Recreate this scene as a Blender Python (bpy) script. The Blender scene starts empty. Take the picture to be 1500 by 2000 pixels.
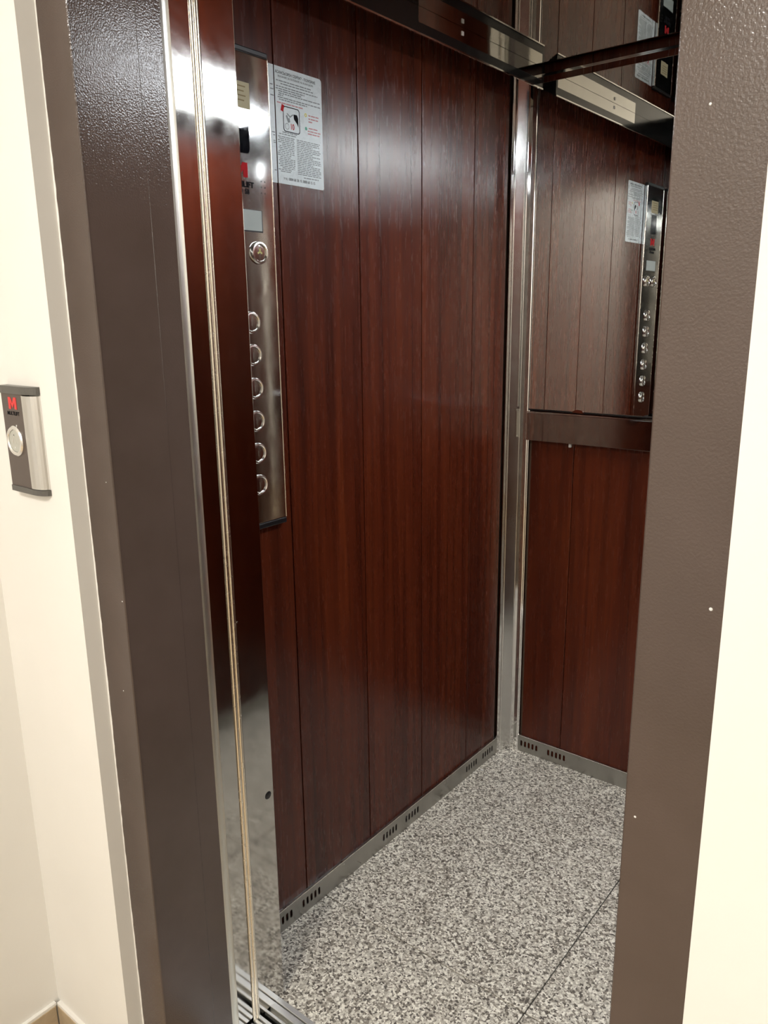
import bpy, bmesh, math, random
from mathutils import Matrix, Vector
random.seed(7)
S = bpy.context.scene
COL = S.collection

# ------------------------------------------------------------------ camera
cam_d = bpy.data.cameras.new('camera')
cam = bpy.data.objects.new('camera', cam_d); COL.objects.link(cam)
cam_d.sensor_fit = 'HORIZONTAL'; cam_d.sensor_width = 36.0
cam_d.lens = 36.0 * 1530 / 1500
cam_d.clip_start = 0.02
AX = Matrix(((0.78305842, 0.14177036, -0.60557466),
             (0.62183978, -0.19663923, 0.7580556),
             (-0.01160992, -0.97017224, -0.24213845)))   # columns: image right, image down, view axis
R = Matrix((AX.col[0], -AX.col[1], -AX.col[2])).transposed()
cam.matrix_world = Matrix.Translation((0, 0, 1.45)) @ R.to_4x4()
S.camera = cam

# ------------------------------------------------------------------ world, exposure
w = bpy.data.worlds.new('world'); S.world = w; w.use_nodes = True
w.node_tree.nodes['Background'].inputs[0].default_value = (0, 0, 0, 1)
w.node_tree.nodes['Background'].inputs[1].default_value = 0
S.view_settings.view_transform = 'Standard'; S.view_settings.look = 'None'
S.view_settings.gamma = 1.0; S.view_settings.use_curve_mapping = False
S.view_settings.exposure = 0.0
LANDING_EMIT = 108.0        # round landing ceiling lamp
CABIN_EMIT = 47.0           # flat light panel in the cabin ceiling

# ------------------------------------------------------------------ key dimensions (metres)
XL, XR = -1.21, -0.064      # cabin side walls
YB, YF = 2.173, 0.965       # cabin back wall, inner side of the cabin front
ZC = 2.097                  # cabin ceiling
JL, JR = -1.042, -0.232     # door frame jambs
SL, SR = -1.070, -0.204     # steel door edges / cabin posts
YW, YFR = 0.62, 0.65        # landing wall face, door frame face
ZH = 2.0                    # clear door height
LX0, LX1, LY0, LZ = -1.385, 2.2, -1.45, 2.62   # landing room

# ------------------------------------------------------------------ node helpers
def new_mat(name):
    m = bpy.data.materials.new(name); m.use_nodes = True
    nt = m.node_tree; b = nt.nodes['Principled BSDF']
    return m, nt, b
def N(nt, t, **kw):
    n = nt.nodes.new(t)
    for k, v in kw.items(): setattr(n, k, v)
    return n
def L(nt, a, b): nt.links.new(a, b)
def coords(nt, scale=(1, 1, 1), world=True):
    if world:
        g = N(nt, 'ShaderNodeNewGeometry'); src = g.outputs['Position']
    else:
        g = N(nt, 'ShaderNodeTexCoord'); src = g.outputs['Object']
    mp = N(nt, 'ShaderNodeMapping'); mp.inputs['Scale'].default_value = scale
    L(nt, src, mp.inputs['Vector']); return mp.outputs['Vector']
def noise(nt, vec, scale, detail=4, rough=.55, dist=0):
    n = N(nt, 'ShaderNodeTexNoise'); n.inputs['Scale'].default_value = scale
    n.inputs['Detail'].default_value = detail; n.inputs['Roughness'].default_value = rough
    n.inputs['Distortion'].default_value = dist
    L(nt, vec, n.inputs['Vector']); return n.outputs['Fac']
def ramp(nt, fac, stops, interp='LINEAR'):
    r = N(nt, 'ShaderNodeValToRGB'); cr = r.color_ramp; cr.interpolation = interp
    while len(cr.elements) < len(stops): cr.elements.new(0.5)
    for e, (p, c) in zip(cr.elements, stops):
        e.position = p; e.color = (*c, 1) if len(c) == 3 else c
    L(nt, fac, r.inputs['Fac']); return r.outputs['Color']
def mix(nt, fac, a, b, mode='MIX'):
    n = N(nt, 'ShaderNodeMix', data_type='RGBA', blend_type=mode)
    if isinstance(fac, float): n.inputs[0].default_value = fac
    else: L(nt, fac, n.inputs[0])
    for i, v in ((6, a), (7, b)):
        if isinstance(v, tuple): n.inputs[i].default_value = (*v, 1)
        else: L(nt, v, n.inputs[i])
    return n.outputs[2]
def bump(nt, b, h, strength, dist=.001):
    n = N(nt, 'ShaderNodeBump'); n.inputs['Strength'].default_value = strength
    n.inputs['Distance'].default_value = dist
    L(nt, h, n.inputs['Height']); L(nt, n.outputs['Normal'], b.inputs['Normal'])
def maprange(nt, v, a, b, c, d):
    n = N(nt, 'ShaderNodeMapRange')
    for i, x in enumerate((a, b, c, d)): n.inputs[i + 1].default_value = x
    L(nt, v, n.inputs[0]); return n.outputs[0]
def flat(name, col, rough=.5, metal=0., spec=None, emit=None, es=0.):
    m, nt, b = new_mat(name)
    b.inputs['Base Color'].default_value = (*col, 1); b.inputs['Roughness'].default_value = rough
    b.inputs['Metallic'].default_value = metal
    if spec is not None: b.inputs['Specular IOR Level'].default_value = spec
    if emit: b.inputs['Emission Color'].default_value = (*emit, 1); b.inputs['Emission Strength'].default_value = es
    # a touch of uneven wear keeps every surface procedural
    v = coords(nt); f = noise(nt, v, 60, 3)
    L(nt, maprange(nt, f, .2, .8, max(rough - .04, 0), rough + .04), b.inputs['Roughness'])
    return m

# ------------------------------------------------------------------ materials
def m_wood():
    m, nt, b = new_mat('mahogany_laminate')
    oi = N(nt, 'ShaderNodeObjectInfo')
    g = N(nt, 'ShaderNodeNewGeometry')
    add = N(nt, 'ShaderNodeVectorMath', operation='ADD')
    off = N(nt, 'ShaderNodeCombineXYZ'); mul = N(nt, 'ShaderNodeMath', operation='MULTIPLY')
    mul.inputs[1].default_value = 3.0; L(nt, oi.outputs['Random'], mul.inputs[0])
    L(nt, mul.outputs[0], off.inputs['Z'])
    L(nt, g.outputs['Position'], add.inputs[0]); L(nt, off.outputs[0], add.inputs[1])
    def sc(s):
        mp = N(nt, 'ShaderNodeMapping'); mp.inputs['Scale'].default_value = s
        L(nt, add.outputs[0], mp.inputs['Vector']); return mp.outputs['Vector']
    broad = noise(nt, sc((1, 1, .05)), 14, 5, .6, .5)        # broad growth bands
    fine = noise(nt, sc((1, 1, .016)), 170, 4, .65)          # fine pores
    wv = N(nt, 'ShaderNodeTexWave', wave_type='RINGS', rings_direction='Z')
    wv.inputs['Scale'].default_value = 7; wv.inputs['Distortion'].default_value = 5.0
    wv.inputs['Detail'].default_value = 3; wv.inputs['Detail Scale'].default_value = 1.4
    L(nt, sc((1.3, 1.3, .09)), wv.inputs['Vector'])          # cathedral figure
    c1 = ramp(nt, broad, [(.25, (.040, .0064, .0027)), (.5, (.072, .0122, .0040)), (.78, (.124, .0240, .0070))])
    c2 = ramp(nt, wv.outputs['Fac'], [(.0, (.62, .58, .58)), (.3, (.95, .95, .95)), (1, (1.1, 1.1, 1.1))])
    c = mix(nt, .52, c1, c2, 'MULTIPLY')
    c3 = ramp(nt, fine, [(.30, (.55, .50, .50)), (.50, (1, 1, 1)), (.75, (1.25, 1.22, 1.2))])
    c = mix(nt, .68, c, c3, 'MULTIPLY')
    L(nt, c, b.inputs['Base Color'])
    r = noise(nt, sc((1, 1, .12)), 130, 3)
    L(nt, maprange(nt, r, .3, .7, .23, .29), b.inputs['Roughness'])
    b.inputs['Specular IOR Level'].default_value = .42
    emb = noise(nt, sc((1, 1, .22)), 330, 2, .6)             # embossed grain
    bump(nt, b, emb, .045, .001)
    return m
def m_steel(name, col=(.72, .70, .67), rough=.07, bumpy=.05, streak=True, smear=.06):
    m, nt, b = new_mat(name)
    b.inputs['Metallic'].default_value = 1
    v = coords(nt, (1, 1, .12)); f = noise(nt, v, 22, 4, .6)
    c = mix(nt, maprange(nt, f, .3, .75, 0, .35), col, tuple(x * .72 for x in col))
    L(nt, c, b.inputs['Base Color'])
    s = noise(nt, coords(nt, (1, 1, 1)), 9, 5, .65, 1.2)
    L(nt, maprange(nt, s, .35, .75, rough, rough + smear), b.inputs['Roughness'])
    if bumpy:
        h = noise(nt, coords(nt, (1, 1, .8)), 14, 2, .4)
        bump(nt, b, h, bumpy, .004)
    return m
def m_paint(name, c0, c1, rough, scale, strength, spec):
    m, nt, b = new_mat(name)
    v = coords(nt)
    f = noise(nt, v, 7, 3)
    L(nt, ramp(nt, f, [(.3, c0), (.7, c1)]), b.inputs['Base Color'])
    b.inputs['Roughness'].default_value = rough
    b.inputs['Specular IOR Level'].default_value = spec
    h = noise(nt, v, scale, 1.5, .5)
    bump(nt, b, h, strength, .0010)
    return m
def m_granite():
    m, nt, b = new_mat('speckled_granite')
    v = coords(nt)
    vo = N(nt, 'ShaderNodeTexVoronoi'); vo.inputs['Scale'].default_value = 230
    vo.inputs['Randomness'].default_value = 1.0
    dn = N(nt, 'ShaderNodeTexNoise'); dn.inputs['Scale'].default_value = 160; dn.inputs['Detail'].default_value = 2
    L(nt, v, dn.inputs['Vector'])
    mx = N(nt, 'ShaderNodeVectorMath', operation='MULTIPLY_ADD')
    mx.inputs[1].default_value = (.008, .008, .008)
    L(nt, dn.outputs['Color'], mx.inputs[0]); L(nt, v, mx.inputs[2])
    L(nt, mx.outputs[0], vo.inputs['Vector'])
    sep = N(nt, 'ShaderNodeSeparateColor'); L(nt, vo.outputs['Color'], sep.inputs[0])
    grain = ramp(nt, sep.outputs[0], [(.0, (.10, .088, .075)), (.16, (.25, .225, .19)), (.36, (.45, .42, .365)),
                                      (.58, (.62, .59, .52)), (.80, (.82, .79, .71)), (1, (.92, .90, .84))], 'CONSTANT')
    big = noise(nt, v, 26, 4, .6)
    c = mix(nt, .55, grain, ramp(nt, big, [(.3, (.86, .84, .81)), (.7, (1.16, 1.14, 1.09))]), 'MULTIPLY')
    L(nt, c, b.inputs['Base Color'])
    b.inputs['Roughness'].default_value = .38
    bump(nt, b, sep.outputs[1], .08, .0005)
    return m
def m_plaster(name, a, c, sc=3):
    m, nt, b = new_mat(name)
    v = coords(nt); f = noise(nt, v, sc, 3)
    L(nt, ramp(nt, f, [(.3, a), (.7, c)]), b.inputs['Base Color'])
    b.inputs['Roughness'].default_value = .8
    bump(nt, b, noise(nt, v, 45, 4), .12, .002)
    return m
def m_tile(name):
    m, nt, b = new_mat(name)
    v = coords(nt); f = noise(nt, v, 20, 5, .6, .5)
    L(nt, ramp(nt, f, [(.3, (.40, .31, .20)), (.7, (.56, .45, .31))]), b.inputs['Base Color'])
    b.inputs['Roughness'].default_value = .35
    return m

WOOD = m_wood()
STEEL = m_steel('polished_steel', (.56, .545, .52), .055, .05)
STEELF = m_steel('finely_brushed_steel', (.74, .73, .71), .16, .02)
CHROME = m_steel('bright_chrome', (.86, .85, .83), .06, .0, smear=.04)
NOSE = m_steel('satin_steel', (.80, .78, .71), .34, .0, smear=.1)
ALU = m_steel('ribbed_aluminium', (.88, .87, .83), .42, .0, smear=.1)
RING = m_steel('button_ring_chrome', (.95, .94, .92), .20, .0, smear=.04)
BASE = m_steel('stained_steel', (.42, .41, .38), .26, .03, smear=.2)
CEIL = m_steel('dark_mirror_steel', (.55, .53, .49), .012, .012, smear=.01)
BOXM = m_steel('streak_mirror_steel', (.62, .61, .58), .03, .02, smear=.03)
FRAME = m_paint('brown_powder_coat', (.080, .058, .047), (.096, .070, .059), .16, 400, .34, .4)
GRANITE = m_granite()
WALLM = m_plaster('cream_wall_paint', (.82, .80, .755), (.86, .84, .795))
SKIRT = m_tile('beige_ceramic')
GROUT = flat('dark_grout', (.035, .032, .03), .9)
BEAD = flat('pale_brass_steel', (.95, .88, .76), .26, 1.0)
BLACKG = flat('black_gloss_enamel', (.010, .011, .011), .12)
BLACK = flat('black_plastic', (.008, .008, .009), .35)
DARK = flat('brown_core_board', (.085, .050, .032), .85)
WHITE = flat('white_plastic', (.75, .75, .73), .4)
PAPER = flat('laminated_paper', (.62, .69, .71), .28)
INK = flat('black_ink', (.008, .008, .010), .8, spec=.12)
INKS = flat('faded_black_ink', (.14, .16, .17), .4)
REDINK = flat('red_ink', (.42, .015, .02), .75, spec=.15)
PINKINK = flat('pale_red_ink', (.42, .16, .17), .4)
YELLOW = flat('yellow_ink', (.62, .55, .05), .4)
GREEN = flat('green_ink', (.02, .25, .16), .4)
NOTE = flat('cream_paper_note', (.50, .45, .29), .7)
PLATE = flat('dark_anodised_metal', (.115, .090, .078), .32, .35)
LCD = flat('pale_display_glass', (.42, .47, .45), .2)
GLASSBLK = flat('black_display_glass', (.006, .006, .009), .04)
BTN = m_steel('button_steel', (.62, .61, .58), .14, .0)
BTNW = flat('button_face', (.50, .50, .45), .3, .2)
LENS = flat('warm_button_mark', (.60, .58, .22), .3)
DIFF = flat('light_slot_diffuser', (.9, .9, .9), .4, emit=(.90, .95, 1.0), es=CABIN_EMIT)
LAMPD = flat('lamp_diffuser', (.9, .9, .88), .4, emit=(1.0, .955, .89), es=LANDING_EMIT)
def m_mirror():
    m, nt, b = new_mat('mirror_glass')
    b.inputs['Metallic'].default_value = 1; b.inputs['Roughness'].default_value = .0
    f = noise(nt, coords(nt), 5, 2)
    L(nt, ramp(nt, f, [(.3, (.93, .94, .92)), (.7, (.95, .96, .94))]), b.inputs['Base Color'])
    return m
MIRROR = m_mirror()

# ------------------------------------------------------------------ mesh helpers
class MB:
    def __init__(s): s.bm = bmesh.new()
    def box(s, x0, x1, y0, y1, z0, z1):
        vs = [s.bm.verts.new(p) for p in ((x0,y0,z0),(x1,y0,z0),(x1,y1,z0),(x0,y1,z0),(x0,y0,z1),(x1,y0,z1),(x1,y1,z1),(x0,y1,z1))]
        for f in ((3,2,1,0),(4,5,6,7),(0,1,5,4),(1,2,6,5),(2,3,7,6),(3,0,4,7)):
            s.bm.faces.new([vs[i] for i in f])
        return s
    def prism(s, pts, o, u, v, n, h):
        """polygon pts (a,b) in the plane o + a*u + b*v, extruded h along n"""
        o, u, v, n = map(Vector, (o, u, v, n))
        lo = [s.bm.verts.new(o + u*a + v*b) for a, b in pts]
        hi = [s.bm.verts.new(o + u*a + v*b + n*h) for a, b in pts]
        s.bm.faces.new(lo); s.bm.faces.new(list(reversed(hi)))
        k = len(pts)
        for i in range(k): s.bm.faces.new((lo[i], hi[i], hi[(i+1) % k], lo[(i+1) % k]))
        return s
    def lathe(s, prof, o, u, v, n, seg=28):
        """profile (radius, height along n) turned around n at o"""
        o, u, v, n = map(Vector, (o, u, v, n)); rings = []
        for r, h in prof:
            if r < 1e-6: rings.append([s.bm.verts.new(o + n*h)])
            else: rings.append([s.bm.verts.new(o + n*h + u*r*math.cos(2*math.pi*i/seg) + v*r*math.sin(2*math.pi*i/seg)) for i in range(seg)])
        for a, b in zip(rings, rings[1:]):
            for i in range(seg):
                j = (i+1) % seg
                q = [a[i % len(a)], a[j % len(a)], b[j % len(b)], b[i % len(b)]]
                q = list(dict.fromkeys(q))
                if len(q) > 2: s.bm.faces.new(q)
        return s
    def quad(s, pts):
        s.bm.faces.new([s.bm.verts.new(p) for p in pts]); return s
    def build(s, name, mat, parent=None, bevel=0., seg=2, smooth=False):
        bmesh.ops.recalc_face_normals(s.bm, faces=s.bm.faces)
        if bevel:
            bmesh.ops.bevel(s.bm, geom=list(s.bm.edges), offset=bevel, segments=seg, affect='EDGES', clamp_overlap=True, profile=.5)
        me = bpy.data.meshes.new(name); s.bm.to_mesh(me); s.bm.free()
        me.materials.append(mat)
        if smooth:
            me.polygons.foreach_set('use_smooth', [True]*len(me.polygons))
            try: me.set_sharp_from_angle(angle=math.radians(38))
            except Exception: pass
        o = bpy.data.objects.new(name, me); COL.objects.link(o)
        if parent: o.parent = parent
        return o
def empty(name, loc=(0, 0, 0)):
    o = bpy.data.objects.new(name, None); COL.objects.link(o); o.location = loc
    o.empty_display_size = .05
    PEND.append(o); return o
PEND = []
def tag(o, label, cat=None, group=None, kind=None):
    o['label'] = label
    if cat: o['category'] = cat
    if group: o['group'] = group
    if kind: o['kind'] = kind
    return o
def struct(o, label=None):
    o['kind'] = 'structure'
    if label: o['label'] = label
    return o
def adopt(o, parent):
    """parent o keeping its world place (parents are only translated)"""
    o.parent = parent; o.matrix_parent_inverse = Matrix.Translation(parent.location).inverted(); return o
def box(name, mat, x0, x1, y0, y1, z0, z1, parent=None, bevel=0., seg=2):
    o = MB().box(x0, x1, y0, y1, z0, z1).build(name, mat, None, bevel, seg)
    if parent: adopt(o, parent)
    return o
def text_mesh(name, body, size, mat, origin, u, v, n, h=.0003, parent=None, align='CENTER', sx=1., bold=0.):
    c = bpy.data.curves.new(name, 'FONT'); c.body = body; c.size = size; c.align_x = align; c.align_y = 'CENTER'
    c.extrude = h/2; c.offset = bold
    t = bpy.data.objects.new(name, c); COL.objects.link(t)
    bpy.context.view_layer.update()
    dg = bpy.context.evaluated_depsgraph_get()
    me = bpy.data.meshes.new_from_object(t.evaluated_get(dg))
    bpy.data.objects.remove(t); bpy.data.curves.remove(c)
    u, v, n = Vector(u)*sx, Vector(v), Vector(n)
    for p in me.vertices:
        a, b_, z = p.co; p.co = Vector(origin) + u*a + v*b_ + n*(z + h/2)
    me.materials.clear(); me.materials.append(mat); me.name = name
    o = bpy.data.objects.new(name, me); COL.objects.link(o)
    if parent: adopt(o, parent)
    return o
X1, Y1, Z1 = (1,0,0), (0,1,0), (0,0,1)

# ================================================================== LANDING ROOM
struct(box('floor_landing', SKIRT, LX0-.1, LX1+.1, LY0-.1, .80, -.08, 0), 'beige tiled landing floor outside the lift')
struct(box('ceiling_landing', WALLM, LX0-.1, LX1+.1, LY0-.1, .72, LZ, LZ+.08), 'cream landing ceiling')
struct(box('wall_landing_side', WALLM, LX0-.1, LX0, LY0-.1, .72, 0, LZ), 'cream landing side wall meeting the lift wall')
struct(box('wall_landing_far', WALLM, LX0, LX1, LY0-.1, LY0, 0, LZ), 'cream landing wall opposite the lift')
struct(box('wall_landing_right', WALLM, LX1, LX1+.1, LY0, .72, 0, LZ), 'cream landing end wall')
# wall around the lift door: left pier with an uneven plastered edge, right pier, lintel
WEL, WER, WET = -1.118, -0.1535, 2.09
def pier(name, mat, xa, xe, ya, yb, jit, label):
    b = MB().bm; n = 90; rows = []
    for i in range(n+1):
        z = LZ*i/n
        j = random.uniform(-1, 1)*jit; k = random.uniform(-1, 1)*jit*.35
        rows.append([b.verts.new(p) for p in ((xa, ya, z), (xe+k, ya, z), (xe+j, yb, z), (xa, yb, z))])
    for r, q in zip(rows, rows[1:]):
        for i in range(4): b.faces.new((r[i], r[(i+1) % 4], q[(i+1) % 4], q[i]))
    b.faces.new(rows[0]); b.faces.new(list(reversed(rows[-1])))
    m = MB(); m.bm.free(); m.bm = b
    return m.build(name, mat)
wl = struct(pier('wall_landing', WALLM, LX0, WEL, YW, .72, .0006, ''), 'cream painted landing wall around the lift door')
rp = box('right_pier', WALLM, WER, LX1, YW, .72, 0, LZ, wl); rp['label'] = 'cream wall to the other side of the brown door frame'
box('lintel', WALLM, WEL, WER, YW, .72, WET, LZ, wl)
# thin plaster reveal of the left pier (painted like the wall, with a ragged edge)
bm = bmesh.new(); n = 160; prev = None
for i in range(n+1):
    z = WET*i/n; j = abs(random.gauss(0, .0007)) + .0006*math.sin(z*9)
    cur = [bm.verts.new(p) for p in ((WEL-.004, YW-.0004, z), (WEL+.0012, YW-.0004, z), (WEL+.0012, YFR-.0012, z), (WEL+.0026+j, YFR-.0005, z), (WEL+.0026+j, YFR+.002, z))]
    if prev:
        for k in range(4): bm.faces.new((prev[k], prev[k+1], cur[k+1], cur[k]))
    prev = cur
m = MB(); m.bm.free(); m.bm = bm
rv = m.build('plaster_reveal', WALLM); adopt(rv, wl); rv['label'] = 'narrow plaster reveal with a ragged edge'
# skirting
def skirting(name, x0, x1, y0, y1, along, label):
    r = empty(name); struct(r, label)
    L0, L1 = (x0, x1) if along == 'x' else (y0, y1)
    k = max(1, round((L1-L0)/.33)); st = (L1-L0)/k
    for i in range(k):
        a, b_ = L0+i*st+.001, L0+(i+1)*st-.001
        if along == 'x': box('tile', SKIRT, a, b_, y0, y1, 0, .066, r, .0015)
        else: box('tile', SKIRT, x0, x1, a, b_, 0, .066, r, .0015)
    if along == 'x': box('grout_line', WALLM, x0, x1, y0+.001, y1, .066, .072, r)
    else: box('grout_line', WALLM, x0, x1-.001, y0, y1, .066, .072, r)
    return r
skirting('baseboard_landing', LX0+.009, WEL-.001, YW-.009, YW, 'x', 'beige tile skirting below the call plate wall')
skirting('baseboard_landing_side', LX0, LX0+.009, LY0, YW-.009, 'y', 'beige tile skirting along the landing side wall')

# landing ceiling lamp (lights the landing)
lamp = tag(empty('landing_lamp_offscreen', (-.35, -1.0, LZ)), 'round white landing ceiling lamp outside the lift', 'lamp')
o = MB().lathe([(0, 0), (.235, 0), (.24, -.02), (.235, -.045), (.215, -.05)], (-.35, -1.0, LZ), X1, Y1, Z1, 40).build('lamp_base', WHITE, smooth=True); adopt(o, lamp)
o = MB().lathe([(.214, -.046), (.20, -.06), (.12, -.072), (0, -.076)], (-.35, -1.0, LZ), X1, Y1, Z1, 40).build('lamp_shade', LAMPD, smooth=True); adopt(o, lamp)

# ================================================================== LIFT CABIN SHELL
fl = struct(box('floor', GROUT, XL-.02, XR+.02, YF-.012, YB+.02, -.06, -.004), 'lift floor of speckled grey granite tiles')
JY = [YF-.012, 1.248, 1.848, YB+.01]; JX = [XL-.01, -.628, XR+.01]
for i in range(2):
    for j in range(3):
        box('tile', GRANITE, JX[i]+.0013, JX[i+1]-.0013, JY[j]+.0013, JY[j+1]-.0013, -.02, 0, fl, .0007, 1)
# ceiling: dark mirror-polished steel sheet
struct(box('ceiling', CEIL, XL-.02, XR+.02, YF-.08, YB+.02, ZC, ZC+.02), 'dark mirror polished steel lift ceiling')

# side walls of planks
def panel_wall(name, label, xs_back, joints, side):
    x0, x1 = xs_back
    wobj = struct(box(name, DARK, x0, x1, YF, YB+.03, 0, ZC), label)
    for a, b_ in zip(joints, joints[1:]):
        if side < 0: box('panel', WOOD, x1-.004, x1+.008, a+.0017, b_-.0017, .004, ZC-.002, wobj, .0009, 2)
        else: box('panel', WOOD, x0-.008, x0+.004, a+.0017, b_-.0017, .004, ZC-.002, wobj, .0009, 2)
    return wobj
jl = [YF, 1.187, 1.438, 1.680, 1.921, YB-.0735]
panel_wall('wall_left', 'dark red mahogany laminate lift wall holding the control panel', (XL-.04, XL-.008), jl, -1)
panel_wall('wall_right', 'dark red mahogany laminate lift wall facing the control panel', (XR+.008, XR+.04), jl, 1)
wb = struct(box('wall_back', DARK, XL, XR, YB+.008, YB+.04, 0, ZC), 'dark red mahogany laminate back wall with mirror')
jb = [XL+.0635, -1.003, -.762, -.521, -.280, XR-.012]
for a, b_ in zip(jb, jb[1:]): box('panel', WOOD, a+.001, b_-.001, YB, YB+.012, .004, ZC-.002, wb, .0012, 2)
# chrome trim where back wall meets ceiling
struct(box('trim_1', CHROME, XL+.06, XR-.02, YB-.0035, YB, ZC-.0035, ZC-.0002), 'thin chrome line where the back wall meets the ceiling')

# slotted steel baseboards
def slotted(name, label, length, groups, h, place, parent=None):
    """strip in (s, z) with rounded vertical slots; place(s, d, z) -> world"""
    bmx = bmesh.new(); cells = []; s = 0.; sw, sh, pitch = .0075, .022, .0142
    zc = h*.52
    spots = []
    for g0, k in groups:
        for i in range(k): spots.append(g0+i*pitch)
    def rect(a, b_, z0, z1):
        if b_-a < 1e-5: return
        bmx.faces.new([bmx.verts.new((a, 0, z0)), bmx.verts.new((b_, 0, z0)), bmx.verts.new((b_, 0, z1)), bmx.verts.new((a, 0, z1))])
    for c in spots:
        a, b_ = c-pitch/2, c+pitch/2
        rect(s, a, 0, h)
        # cell with a stadium-shaped hole
        inner = []; r = sw/2
        for k in range(5):
            t = math.pi*(k/4); inner.append((c+r*math.cos(t), zc+sh/2-r+r*math.sin(t)))
        for k in range(5):
            t = math.pi + math.pi*(k/4); inner.append((c+r*math.cos(t), zc-sh/2+r+r*math.sin(t)))
        outer = []
        for (x, z) in inner:
            dx, dz = x-c, z-zc
            f = min(pitch/2/abs(dx) if abs(dx) > 1e-9 else 1e9, (h-zc if dz > 0 else zc)/abs(dz) if abs(dz) > 1e-9 else 1e9)
            outer.append((c+dx*f, zc+dz*f))
        # force true corners
        for q in ((b_, h), (a, h), (a, 0), (b_, 0)):
            i = min(range(10), key=lambda i: (outer[i][0]-q[0])**2+(outer[i][1]-q[1])**2); outer[i] = q
        vi = [bmx.verts.new((x, 0, z)) for x, z in inner]; vo = [bmx.verts.new((x, 0, z)) for x, z in outer]
        vb = [bmx.verts.new((x, .003, z)) for x, z in inner]
        for i in range(10):
            j = (i+1) % 10
            bmx.faces.new((vo[i], vo[j], vi[j], vi[i])); bmx.faces.new((vi[i], vi[j], vb[j], vb[i]))
        s = b_
    rect(s, length, 0, h)
    # top lip
    for a, b_, z, w_ in ((0, length, h, .007),):
        bmx.faces.new([bmx.verts.new(p) for p in ((a, 0, z), (b_, 0, z), (b_, w_, z), (a, w_, z))])
    bmesh.ops.remove_doubles(bmx, verts=bmx.verts, dist=1e-5)
    for vtx in bmx.verts: vtx.co = Vector(place(*vtx.co))
    m = MB(); m.bm.free(); m.bm = bmx
    o = struct(m.build(name, BASE), label)
    e = MB()
    c = [Vector(place(a_, d, z)) for z in (h-.0012, h+.0008) for a_, d in ((0, -.0006), (length, -.0006), (length, .0012), (0, .0012))]
    vs = [e.bm.verts.new(p) for p in c]
    for f in ((3,2,1,0),(4,5,6,7),(0,1,5,4),(1,2,6,5),(2,3,7,6),(3,0,4,7)): e.bm.faces.new([vs[i] for i in f])
    adopt(e.build('top_edge', RING), o)
    return o
HB = .058
lb0 = YF+.004
def grp(*a): return [(y-lb0, 5) for y in a]
o = slotted('baseboard_left', 'slotted steel skirting along the wall with the control panel', 2.108-lb0,
        [(1.066-lb0, 5), (1.166-lb0, 5), (1.488-lb0, 5), (1.593-lb0, 5), (1.918-lb0, 5), (2.018-lb0, 5)], HB,
        lambda s, d, z: (XL+.007-d, lb0+s, z))
o = slotted('baseboard_right', 'slotted steel skirting along the wall facing the control panel', 2.108-lb0,
        [(1.166-lb0, 5), (1.488-lb0, 5), (1.593-lb0, 5), (1.918-lb0, 5)], HB, lambda s, d, z: (XR-.007+d, lb0+s, z))
bb0 = -1.158
o = slotted('baseboard_back', 'slotted steel skirting under the back wall', (XR-.01)-bb0,
        [(-1.142-bb0, 5), (-1.041-bb0, 5), (-.60-bb0, 5), (-.50-bb0, 5)], HB, lambda s, d, z: (bb0+s, YB-.007+d, z))

# chrome corner posts (concave folded profile, lips at both walls)
def corner_post(name, mirror, label):
    r = tag(empty(name, ((XL if not mirror else XR), YB, 0)), label, 'corner post', 'chrome corner posts')
    def P(a, b_):   # a: from side wall into the cabin, b: from back wall towards the door
        return ((XL+a) if not mirror else (XR-a), YB-b_)
    prof = [(.001, .066), (.006, .066), (.0095, .060), (.0095, .052), (.0075, .046), (.028, .014), (.037, .0085), (.050, .0085), (.057, .006), (.0575, .001)]
    def sweep(nm, pts, mat, z0=0.0, z1=ZC-.001):
        b = bmesh.new()
        lo = [b.verts.new((*P(*p), z0)) for p in pts]; hi = [b.verts.new((*P(*p), z1)) for p in pts]
        for i in range(len(pts)-1): b.faces.new((lo[i], lo[i+1], hi[i+1], hi[i]))
        m = MB(); m.bm.free(); m.bm = b
        return adopt(m.build(nm, mat), r)
    sweep('flat_web', [prof[4], prof[5]], STEELF)
    sweep('side_lip', prof[:5], CHROME); sweep('side_lip', prof[5:], CHROME)
    for (a, b_) in ((.0085, .058), (.0085, .0465), (.0285, .0135), (.054, .0075)):    # rolled bright beads
        x, y = P(a, b_)
        adopt(MB().lathe([(0, 0), (.0020, 0), (.0020, ZC-.002), (0, ZC-.002)], (x, y, .0005), X1, Y1, Z1, 10).build('bead', CHROME, smooth=True), r)
    return r
corner_post('corner_post', False, 'tall chrome corner post between the control panel wall and the mirror wall')
corner_post('corner_post', True, 'tall chrome corner post joining the mirror wall to the wall facing the control panel')

# ================================================================== DOORS AND FRAME
# cabin front posts and header (polished steel)
fw = struct(box('wall_front', STEEL, XL-.02, SL, .893, YF, 0, ZC, None, .001, 2), 'polished steel front post of the lift cabin')
box('front_post', STEEL, SR, XR+.02, .893, YF, 0, ZC, fw, .001, 2)
box('front_header', STEEL, SL, SR, .893, YF, ZH, ZC, fw)
for s, xs in ((1, SL), (-1, SR)):
    for y in (.8793, .8879):     # paired bright edge beads between the two doors
        adopt(MB().lathe([(0, 0), (.0043, 0), (.0043, ZH+.05), (0, ZH+.05)], (xs-.0005*s, y, .001), X1, Y1, Z1, 14).build('edge_bead', BEAD, smooth=True), fw)
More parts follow.
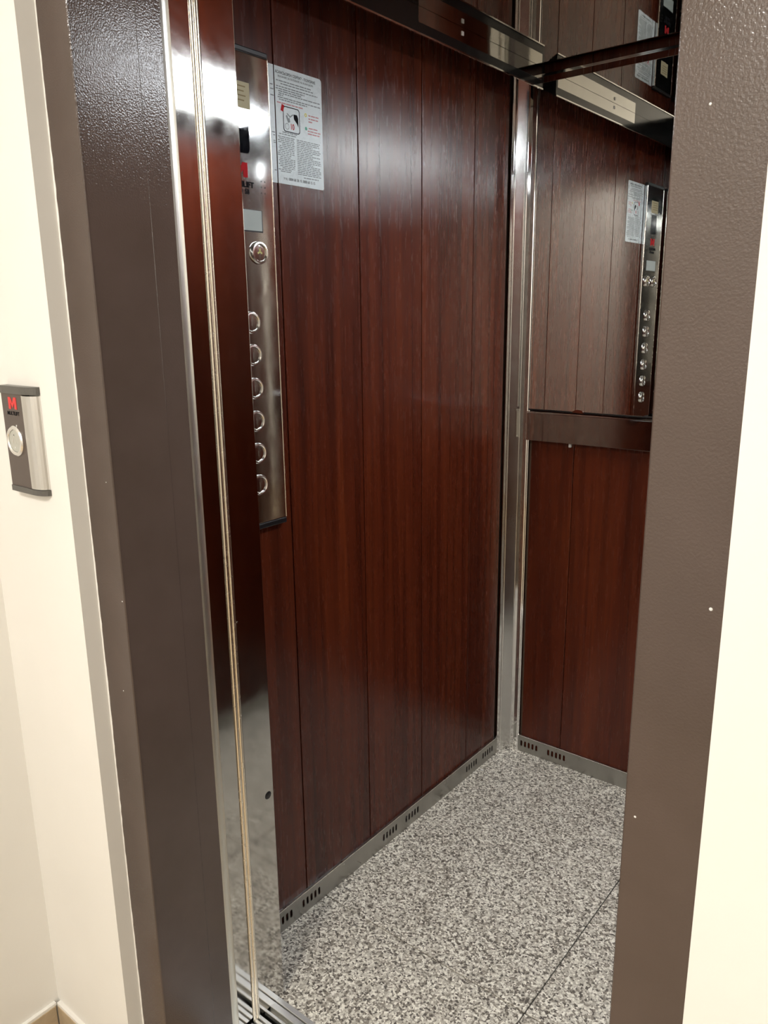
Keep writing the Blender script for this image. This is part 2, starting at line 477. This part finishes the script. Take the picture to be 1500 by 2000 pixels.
# sensor eye on the left post
o = MB().lathe([(.0, .0006), (.0075, .0006), (.0085, 0)], (SL, .950, .506), Y1, Z1, X1, 18).build('sensor_eye', BLACK, smooth=True); adopt(o, fw)
adopt(MB().lathe([(0, .0004), (.0016, .0004), (.002, 0)], (SL, .885+.012, .9), Y1, Z1, X1, 10).build('rivet', STEELF), fw)

# landing door: brown frame and the stowed door leaves
dr = struct(empty('door_1', ((JL+JR)/2, YFR, 0)), 'sliding landing door with brown powder coated steel frame')
def frame_post(sx, jx):
    # profile in x,y ; sx = +1 for the left post
    e = .0015
    pts = [(-.10, 0), (-e, 0), (0, e), (0, .003), (-.004, .003), (-.004, .150), (-.10, .150)]
    b = MB()
    b.prism([(jx + sx*a, YFR + c) for a, c in pts], (0,0,0), X1, Y1, Z1, ZH+.078)
    o = adopt(b.build('frame_post', FRAME), dr)
    pts = [(-.0038, .0032), (-.0004, .0032), (-.0004, .106), (-.0012, .1075), (-.0012, .150), (-.0038, .150)]
    jl_ = MB().prism([(jx + sx*a, YFR + c) for a, c in pts], (0,0,0), X1, Y1, Z1, ZH).build('jamb_lining', FRAME)
    adopt(jl_, dr); jl_['label'] = 'brown hammered paint jamb lining with a fine fold line'
    return o
frame_post(1, JL); frame_post(-1, JR)
box('frame_header', FRAME, JL, JR, YFR, YFR+.15, ZH, ZH+.078, dr)
for s, xs, far in ((1, SL, -1.36), (-1, SR, .09)):
    x0, x1 = sorted((far, xs))
    box('door_leaf', STEEL, x0, x1, .836, .875, .012, ZH+.04, dr, .0012, 2)
    # rounded satin nose along the leading edge
    pts = [(0, .813)] + [(0.004*math.sin(math.pi*k/8), .813+.024*k/8) for k in range(1, 8)] + [(0, .837), (-.03, .837), (-.03, .813)]
    adopt(MB().prism([(xs + s*a, y) for a, y in pts], (0,0,.012), X1, Y1, Z1, ZH+.02).build('leading_edge', NOSE), dr)
box('header_lining', FRAME, JL, JR, .801, .892, ZH+.078, ZH+.12, dr)
for (x, z, r_) in ((-.171, 1.2095, .0016), (-.221, .99, .0012), (-.205, 1.60, .0012), (-1.048, 1.02, .001), (-1.07, .86, .001), (-1.06, 1.21, .0008)):
    adopt(MB().lathe([(0, .0005), (r_*.7, .0004), (r_, 0)], (x, YFR, z), X1, Z1, (0,-1,0), 8).build('paint_chip', WHITE), dr)

# ribbed metal sills
def sill(name, label, y0, y1, ribs, z):
    r = struct(empty(name, ((SL+SR)/2, y0, 0)), label)
    box('sill_base', BASE, SL-.08, SR+.08, y0, y1, -.05, z-.010, r)
    for a, b_ in ribs: box('rib', ALU, SL-.001, SR+.001, a, b_, z-.012, z, r, .0008, 1)
    return r
sill('trim_2', 'ribbed aluminium sill on the landing side of the lift door', .806, .896, [(.806, .832), (.836, .848), (.852, .860), (.864, .872), (.876, .884), (.888, .896)], .002)
sill('trim_3', 'ribbed aluminium sill on the cabin side of the lift door', .908, .953, [(.908, .914), (.924, .938), (.941, .953)], .002)

# ================================================================== THINGS IN THE CABIN
# --- mirror
mr = tag(empty('wall_mirror', (-.62, YB, 1.17)), 'large frameless mirror on the upper half of the back wall', 'mirror')
MX0, MX1, MZ0, MZ1, MY = -1.146, XR-.06, 1.172, 2.072, 2.148
box('backing', BLACK, MX0-.004, MX1, MY+.005, YB-.001, MZ0-.004, MZ1-.004, mr)
box('glass', MIRROR, MX0, MX1, MY, MY+.005, MZ0, MZ1, mr, .0012, 2)
# finger notch tab at the lower edge
pts = [(.018*math.cos(math.pi*k/10), .0095*math.sin(math.pi*k/10)) for k in range(11)]
adopt(MB().prism(pts, (-.985, MY-.001, MZ0-.003), X1, Z1, Y1, .001).build('holder_tab', WOOD), mr)
# --- steel band below the mirror
rl = tag(empty('steel_band', (-.62, YB, 1.076)), 'flat polished steel band running right below the mirror', 'rail')
box('face_plate', STEEL, MX0-.006, MX1, 2.146, YB-.001, 1.076, 1.160, rl, .0012, 2)
box('top_edge', CHROME, MX0-.006, MX1, 2.1445, YB-.001, 1.1604, 1.1650, rl, .0010, 1)
adopt(box('bracket_clip', WHITE, -1.0175, -1.0095, YB-.010, YB-.0005, 1.0625, 1.0755, None, .001), rl)

# --- dark fascias along both side walls under the ceiling
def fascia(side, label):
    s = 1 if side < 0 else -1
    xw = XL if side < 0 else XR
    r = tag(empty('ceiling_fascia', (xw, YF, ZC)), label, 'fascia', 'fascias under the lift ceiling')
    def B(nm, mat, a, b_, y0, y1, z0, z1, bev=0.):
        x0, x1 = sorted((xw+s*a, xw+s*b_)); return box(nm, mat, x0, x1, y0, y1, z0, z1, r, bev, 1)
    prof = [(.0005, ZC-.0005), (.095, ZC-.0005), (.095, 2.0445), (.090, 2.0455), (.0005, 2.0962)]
    adopt(MB().prism([(xw+s*a, z) for a, z in prof], (0, YF+.002, 0), X1, Z1, Y1, 2.108-YF-.002).build('housing', BLACKG), r)  # painted black so only the added strip shows bright in the mirror
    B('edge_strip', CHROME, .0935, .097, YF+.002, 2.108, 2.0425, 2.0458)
    B('added_reflector_strip', BOXM, .0952, .0958, 1.535, 2.100, 2.066, ZC-.0006)  # added polished strip, cut to the bright streaks wanted in the back mirror
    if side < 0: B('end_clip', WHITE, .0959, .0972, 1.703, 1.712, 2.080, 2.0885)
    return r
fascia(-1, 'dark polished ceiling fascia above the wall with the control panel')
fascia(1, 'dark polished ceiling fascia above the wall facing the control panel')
# --- flat light panel in the ceiling
lp = tag(empty('ceiling_light_offscreen', (-.245, 1.60, ZC)), 'flat white light panel in the steel lift ceiling', 'light')
box('trim_frame', CHROME, -.335, -.165, 1.185, 2.015, ZC-.006, ZC-.0005, lp, .001, 1)
box('diffuser', DIFF, -.325, -.175, 1.195, 2.005, ZC-.0085, ZC-.0062, lp)

# --- control panel (car operating panel)
CY0, CY1, CX = .985, 1.160, XL+.013
cp = tag(empty('control_panel', (XL, (CY0+CY1)/2, 1.02)), 'tall steel lift control panel with round floor buttons', 'control panel')
box('face_plate', m_steel('panel_steel', (.70, .70, .69), .06, .035, smear=.05), XL+.0005, CX, CY0, CY1, 1.030, 1.926, cp, .0022, 3)
box('end_cap', BLACK, XL+.0005, CX+.001, CY0+.001, CY1-.001, 1.926, 1.936, cp, .002)
box('end_cap', BLACK, XL+.0005, CX+.001, CY0+.001, CY1-.001, 1.018, 1.030, cp, .002)
for ye in (CY0+.0015, CY1-.0015): box('edge_line', BEAD, CX-.001, CX+.0008, ye-.0013, ye+.0013, 1.031, 1.925, cp, .0006, 1)
def rrect(w_, h_, r_, k=5):
    out = []
    for cx, cz, t0 in ((w_/2-r_, h_/2-r_, 0), (-w_/2+r_, h_/2-r_, 90), (-w_/2+r_, -h_/2+r_, 180), (w_/2-r_, -h_/2+r_, 270)):
        for i in range(k+1):
            t = math.radians(t0+90*i/k); out.append((cx+r_*math.cos(t), cz+r_*math.sin(t)))
    return out
CC = 1.075
adopt(MB().prism(rrect(.056, .071, .009), (CX, CC, 1.7875), Y1, Z1, X1, .0008).build('display_window', GLASSBLK), cp)
adopt(MB().prism([(-.036, -.0225), (.034, -.0225), (.034, .0225), (-.036, .0225)], (CX, CC, 1.8525), Y1, Z1, X1, .0004).build('paper_note', NOTE), cp)
b = MB()
for k in range(4): b.prism([(-.028, 0), (.024-.004*(k % 2), 0), (.024-.004*(k % 2), .0022), (-.028, .0022)], (CX+.0004, CC, 1.866-.008*k), Y1, Z1, X1, .0002)
adopt(b.build('note_print', flat('brown_ink', (.25, .19, .08), .6)), cp)
# red M emblem: two legs and the inner notch
Mh = .026
mp = [(-.020, 0), (-.009, 0), (-.009, .014), (-.0005, .003), (.0005, .003), (.009, .014), (.009, 0), (.020, 0), (.020, Mh), (.008, Mh), (0, .013), (-.008, Mh), (-.020, Mh)]
adopt(MB().prism(mp, (CX, CC, 1.7095), Y1, Z1, X1, .0006).build('emblem', REDINK), cp)
text_mesh('lettering', 'MULTILIFT', .0140, INK, (CX, CC, 1.6965), Y1, Z1, X1, .0006, cp, sx=1.05, bold=.0005)
text_mesh('lettering', '53', .0120, INK, (CX, 1.0915, 1.6840), Y1, Z1, X1, .0006, cp, bold=.0004)
b = MB()
for k in range(4): b.prism([(0, 0), (.0048, 0), (.0048, .008), (0, .008)], (CX, 1.053+.0075*k, 1.6795), Y1, Z1, X1, .0003)
adopt(b.build('lettering', INK), cp)
for i in range(2):
    for j in range(3):
        adopt(MB().lathe([(0, .0003), (.0013, .0003), (.0015, 0)], (CX, 1.129+.0095*i, 1.7065-.0105*j), Y1, Z1, X1, 8).build('speaker_hole', BLACK), cp)
adopt(MB().prism([(-.0485, -.0205), (.053, -.0205), (.053, .0205), (-.0485, .0205)], (CX, CC, 1.6325), Y1, Z1, X1, .0005).build('screen_frame', BLACK), cp)
adopt(MB().prism([(-.046, -.0180), (.0505, -.0180), (.0505, .0195), (-.046, .0195)], (CX+.0005, CC, 1.6325), Y1, Z1, X1, .0004).build('screen', LCD), cp)
def button(y, z, face, mark):
    ring = MB().lathe([(.0215, 0), (.0215, .004), (.0200, .0065), (.0175, .0070), (.0160, .0055), (.0158, .002), (.0158, 0)], (CX, y, z), Y1, Z1, X1, 32).build('button', RING, smooth=True); adopt(ring, cp)
    f = MB().lathe([(.0157, .0005), (.0157, .0035), (.010, .0042), (0, .0045)], (CX, y, z), Y1, Z1, X1, 28).build('button_face', face, smooth=True)
    f.parent = ring; f.matrix_parent_inverse = Matrix.Translation(cp.location).inverted() if False else Matrix.Identity(4)
    f.matrix_parent_inverse = ring.matrix_parent_inverse.copy().inverted() @ ring.matrix_parent_inverse if False else Matrix.Identity(4)
    if mark:
        g = MB()
        for t in range(3):
            a = math.radians(90+120*t)
            c0, s0 = math.cos(a), math.sin(a)
            g.prism([(-.0016*s0, .0016*c0), (.0016*s0, -.0016*c0), (.0065*c0+.0016*s0, .0065*s0-.0016*c0), (.0065*c0-.0016*s0, .0065*s0+.0016*c0)], (CX+.0042, y, z+.002), Y1, Z1, X1, .0006)
        o = g.build('button_mark', mark); o.parent = ring
    else:
        o = MB().prism([(-.0009, -.006), (.0009, -.006), (.0009, .006), (-.0009, .006)], (CX+.0042, y, z), Y1, Z1, X1, .0006).build('button_mark', STEELF); o.parent = ring
    return ring
button(1.113, 1.574, BTN, LENS); button(1.040, 1.574, BTN, LENS)
for z in (1.441, 1.378, 1.312, 1.246, 1.180, 1.114): button(CC+.0085, z, BTN, None)
adopt(MB().lathe([(0, .0004), (.003, .0004), (.0035, 0)], (CX, CC, 1.060), Y1, Z1, X1, 12).build('key_switch', CHROME), cp)

# --- notice sticker
NX = XL+.0002
NY0, NY1, NZ0, NZ1 = 1.163, 1.322, 1.712, 1.926
JN = 1.187
nt_ = tag(empty('notice_sticker', (XL, NY0, NZ0)), 'pale printed lift safety notice stuck beside the control panel', 'notice')
adopt(MB().prism([(NY0, NZ0), (JN-.0014, NZ0), (JN-.0014, NZ1), (NY0, NZ1)], (NX, 0, 0), Y1, Z1, X1, .0006).build('paper_sheet', PAPER), nt_)
c_ = [(NY1-.006+.006*math.sin(math.radians(t)), NZ1-.006+.006*math.cos(math.radians(t))) for t in (0, 30, 60, 90)]
d_ = [(NY1-.004+.004*math.cos(math.radians(t)), NZ0+.004-.004*math.sin(math.radians(t))) for t in (0, 30, 60, 90)]
adopt(MB().prism([(JN+.0014, NZ0), (JN+.0014, NZ1)] + c_ + d_, (NX, 0, 0), Y1, Z1, X1, .0006).build('paper_sheet', PAPER), nt_)
W_, H_ = NY1-NY0, NZ1-NZ0
PX = NX+.0006
def pt(u, v): return (NY0+u*W_, NZ1-v*H_)
def bars(name, mat, rows, th):
    g = MB()
    for (u0, u1, v) in rows:
        u = u0
        while u < u1-.01:
            wl_ = min(random.uniform(.03, .09), u1-u)
            a, z = pt(u, v); b2, _ = pt(u+wl_, v)
            if not (a < JN+.0018 and b2 > JN-.0018):
                g.prism([(a, z-th/2), (b2, z-th/2), (b2, z+th/2), (a, z+th/2)], (PX, 0, 0), Y1, Z1, X1, .00012)
            u += wl_+.010
    return adopt(g.build(name, mat), nt_)
uu = lambda u, v: (PX, pt(u, v)[0], pt(u, v)[1])
text_mesh('print_heading', 'АСАНСЬОРЕН СЕРВИЗ - ПОМОРИЕ', .0072, INK, uu(.53, .050), Y1, Z1, X1, .0001, nt_, sx=.92, bold=.0001)
text_mesh('print_heading', 'УКАЗАНИЕ ЗА ПОЛЗВАНЕ НА АСАНСЬОРА', .0052, INK, uu(.53, .082), Y1, Z1, X1, .0001, nt_, sx=.92)
rows = [(.14, .80, .118), (.26, .84, .140), (.08, .92, .166), (.10, .68, .186), (.08, .62, .204), (.08, .96, .222), (.10, .30, .238), (.08, .97, .256), (.10, .72, .274)]
bars('print_lines', INKS, rows, .0020)
bars('print_lines', PINKINK, [(.10, .64, .302), (.74, .93, .350), (.74, .92, .378), (.74, .82, .404), (.74, .92, .462), (.72, .96, .488), (.72, .94, .512)], .0022)
rows = []
for k in range(20):
    v = .590+.0158*k
    rows.append((.10, random.choice((.46, .47, .40, .47)), v)); rows.append((.51, random.choice((.94, .95, .93, .80)), v))
bars('print_lines', INKS, rows, .0017)
bars('print_lines', INKS, [(.26, .52, .548), (.08, .50, .566), (.62, .90, .916)], .0018)['kind'] = 'stuff'
text_mesh('print_phone', 'тел.: 0884 68 38 19, 0888 68 15 15', .0074, INK, uu(.54, .952), Y1, Z1, X1, .0001, nt_, sx=.86, bold=.00006)
# pictogram: rounded frame, red tag, dark handset shape, clock, "10"
oc = rrect(.047, .047, .006); ic = rrect(.0435, .0435, .005)
bm = bmesh.new(); py, pz = pt(.43, .430)
vo = [bm.verts.new((PX+.0001, py+a, pz+c)) for a, c in oc]; vi = [bm.verts.new((PX+.0001, py+a, pz+c)) for a, c in ic]
for i in range(len(vo)): bm.faces.new((vo[i], vo[(i+1) % len(vo)], vi[(i+1) % len(vi)], vi[i]))
m = MB(); m.bm.free(); m.bm = bm; adopt(m.build('pictogram', INK), nt_)
P2 = lambda pts, mat: adopt(MB().prism([(py+a, pz+c) for a, c in pts], (PX+.0001, 0, 0), Y1, Z1, X1, .00015).build('pictogram', mat), nt_)
P2([(-.030, .014), (-.023, .012), (-.019, .024), (-.026, .026)], REDINK)
P2([(.006, .012), (.016, .012), (.019, .006), (.019, -.010), (.015, -.004), (.007, .003)], INK)
P2([(-.013, .010), (-.004, .004), (.005, .010), (.004, .012), (-.004, .007), (-.012, .012)], INKS)
P2([(-.016, .006), (-.010, -.006), (-.004, -.004), (-.006, .004), (-.009, .002), (-.012, .008)], INKS)
def ringp(cy, cz, r0, r1, mat):
    b = bmesh.new(); k = 20
    vo = [b.verts.new((PX+.0001, cy+r1*math.cos(2*math.pi*i/k), cz+r1*math.sin(2*math.pi*i/k))) for i in range(k)]
    vi = [b.verts.new((PX+.0001, cy+r0*math.cos(2*math.pi*i/k), cz+r0*math.sin(2*math.pi*i/k))) for i in range(k)]
    for i in range(k): b.faces.new((vo[i], vo[(i+1) % k], vi[(i+1) % k], vi[i]))
    m = MB(); m.bm.free(); m.bm = b; adopt(m.build('pictogram', mat), nt_)
ringp(py-.013, pz-.013, .0050, .0060, INKS)
text_mesh('pictogram', '10', .0150, REDINK, (PX+.0001, py+.0015, pz-.0125), Y1, Z1, X1, .0001, nt_, sx=.8, bold=.0003)
yy_, zz_ = pt(.69, .352); ringp(yy_, zz_, .0016, .0036, YELLOW)
yy_, zz_ = pt(.69, .470); ringp(yy_, zz_, .0002, .0034, GREEN)

# --- call plate on the landing wall
cl = tag(empty('call_plate', (-1.2175, YW, 1.176)), 'narrow lift call plate with one round up button on the cream wall', 'call panel')
KX0, KX1, KZ0, KZ1, KY = -1.269, -1.170, 1.180, 1.351, .607
KM = -1.203
box('body', PLATE, KX0, KM+.001, KY, YW-.0002, KZ0+.003, KZ1-.003, cl, .0015)
pts = [(KM+.0006, YW-.0002), (KM+.0006, KY-.0012), (KM+.006, KY-.0020)] + [(KM+.006+(.027)*math.sin(math.radians(t)), KY+.0125-.0145*math.cos(math.radians(t))) for t in (20, 40, 55, 70, 82, 90)] + [(KX1, YW-.0002)]
adopt(MB().prism(pts, (0, 0, KZ0+.010), X1, Y1, Z1, KZ1-KZ0-.024).build('side_strip', STEELF), cl)
GREY = flat('grey_end_cap', (.12, .115, .105), .35, .3)
for z0, z1 in ((KZ1-.012, KZ1), (KZ0, KZ0+.009)):
    pc = [(KX0-.001, YW-.0002), (KX0-.001, KY+.003), (KX0+.003, KY-.0022), (KM+.004, KY-.0024)] + [(KM+.006+(.028)*math.sin(math.radians(t)), KY+.0125-.0150*math.cos(math.radians(t))) for t in (20, 40, 55, 70, 82, 90)] + [(KX1+.001, YW-.0002)]
    adopt(MB().prism(pc, (0, 0, z0), X1, Y1, Z1, z1-z0).build('end_cap', GREY), cl)
nY = (0, -1, 0)
q = .85
adopt(MB().prism([(a*.62, c*.72) for a, c in mp], (-1.2335, KY, 1.3145), X1, Z1, nY, .0006).build('emblem', flat('bright_red_ink', (.70, .035, .035), .4)), cl)
text_mesh('lettering', 'MULTILIFT', .0082, INK, (-1.2345, KY, 1.3075), X1, Z1, nY, .0003, cl, sx=1.0, bold=.0002)
kb = (-1.2362, KY, 1.2637)
rg = MB().lathe([(.0245, 0), (.0245, .002), (.0225, .0042), (.0195, .0045), (.0178, .0030), (.0175, 0)], kb, X1, Z1, nY, 36).build('button', RING, smooth=True); adopt(rg, cl)
f_ = MB().lathe([(.0174, .0004), (.0172, .0022), (.010, .0026), (0, .0028)], kb, X1, Z1, nY, 32).build('button_face', BTNW, smooth=True); f_.parent = rg
g = MB(); o_ = (kb[0], KY-.0026, kb[2])
g.prism([(0, .0115), (.0014, .0105), (-.0052, -.0045), (-.0066, -.004)], o_, X1, Z1, nY, .0005)
g.prism([(0, .0115), (-.0014, .0105), (.0052, -.0045), (.0066, -.004)], o_, X1, Z1, nY, .0005)
o = g.build('arrow_mark', CHROME); o.parent = rg
o = MB().lathe([(0, .0005), (.0012, .0005), (.0015, 0)], (kb[0], KY-.0027, kb[2]-.0105), X1, Z1, nY, 10).build('indicator_dot', WHITE); o.parent = rg
adopt(MB().lathe([(0, .0006), (.0012, .0006), (.0014, 0)], (-1.2293, KY, 1.2885), X1, Z1, nY, 10).build('indicator_dot', WHITE), cl)

# --- scraps on the floor
def scrap(name, x, y, r_, label):
    b = MB(); k = 7; pts = []
    for i in range(k):
        t = 2*math.pi*i/k; q_ = r_*random.uniform(.6, 1.1); pts.append((q_*math.cos(t), q_*.6*math.sin(t)))
    b.prism(pts, (x, y, .0002), X1, Y1, Z1, .0022)
    return tag(b.build(name, WHITE, None, .0006, 1), label, 'scrap')
scrap('paper_scrap', -1.186, 1.985, .0065, 'tiny white paper scrap on the granite floor by the slotted skirting')
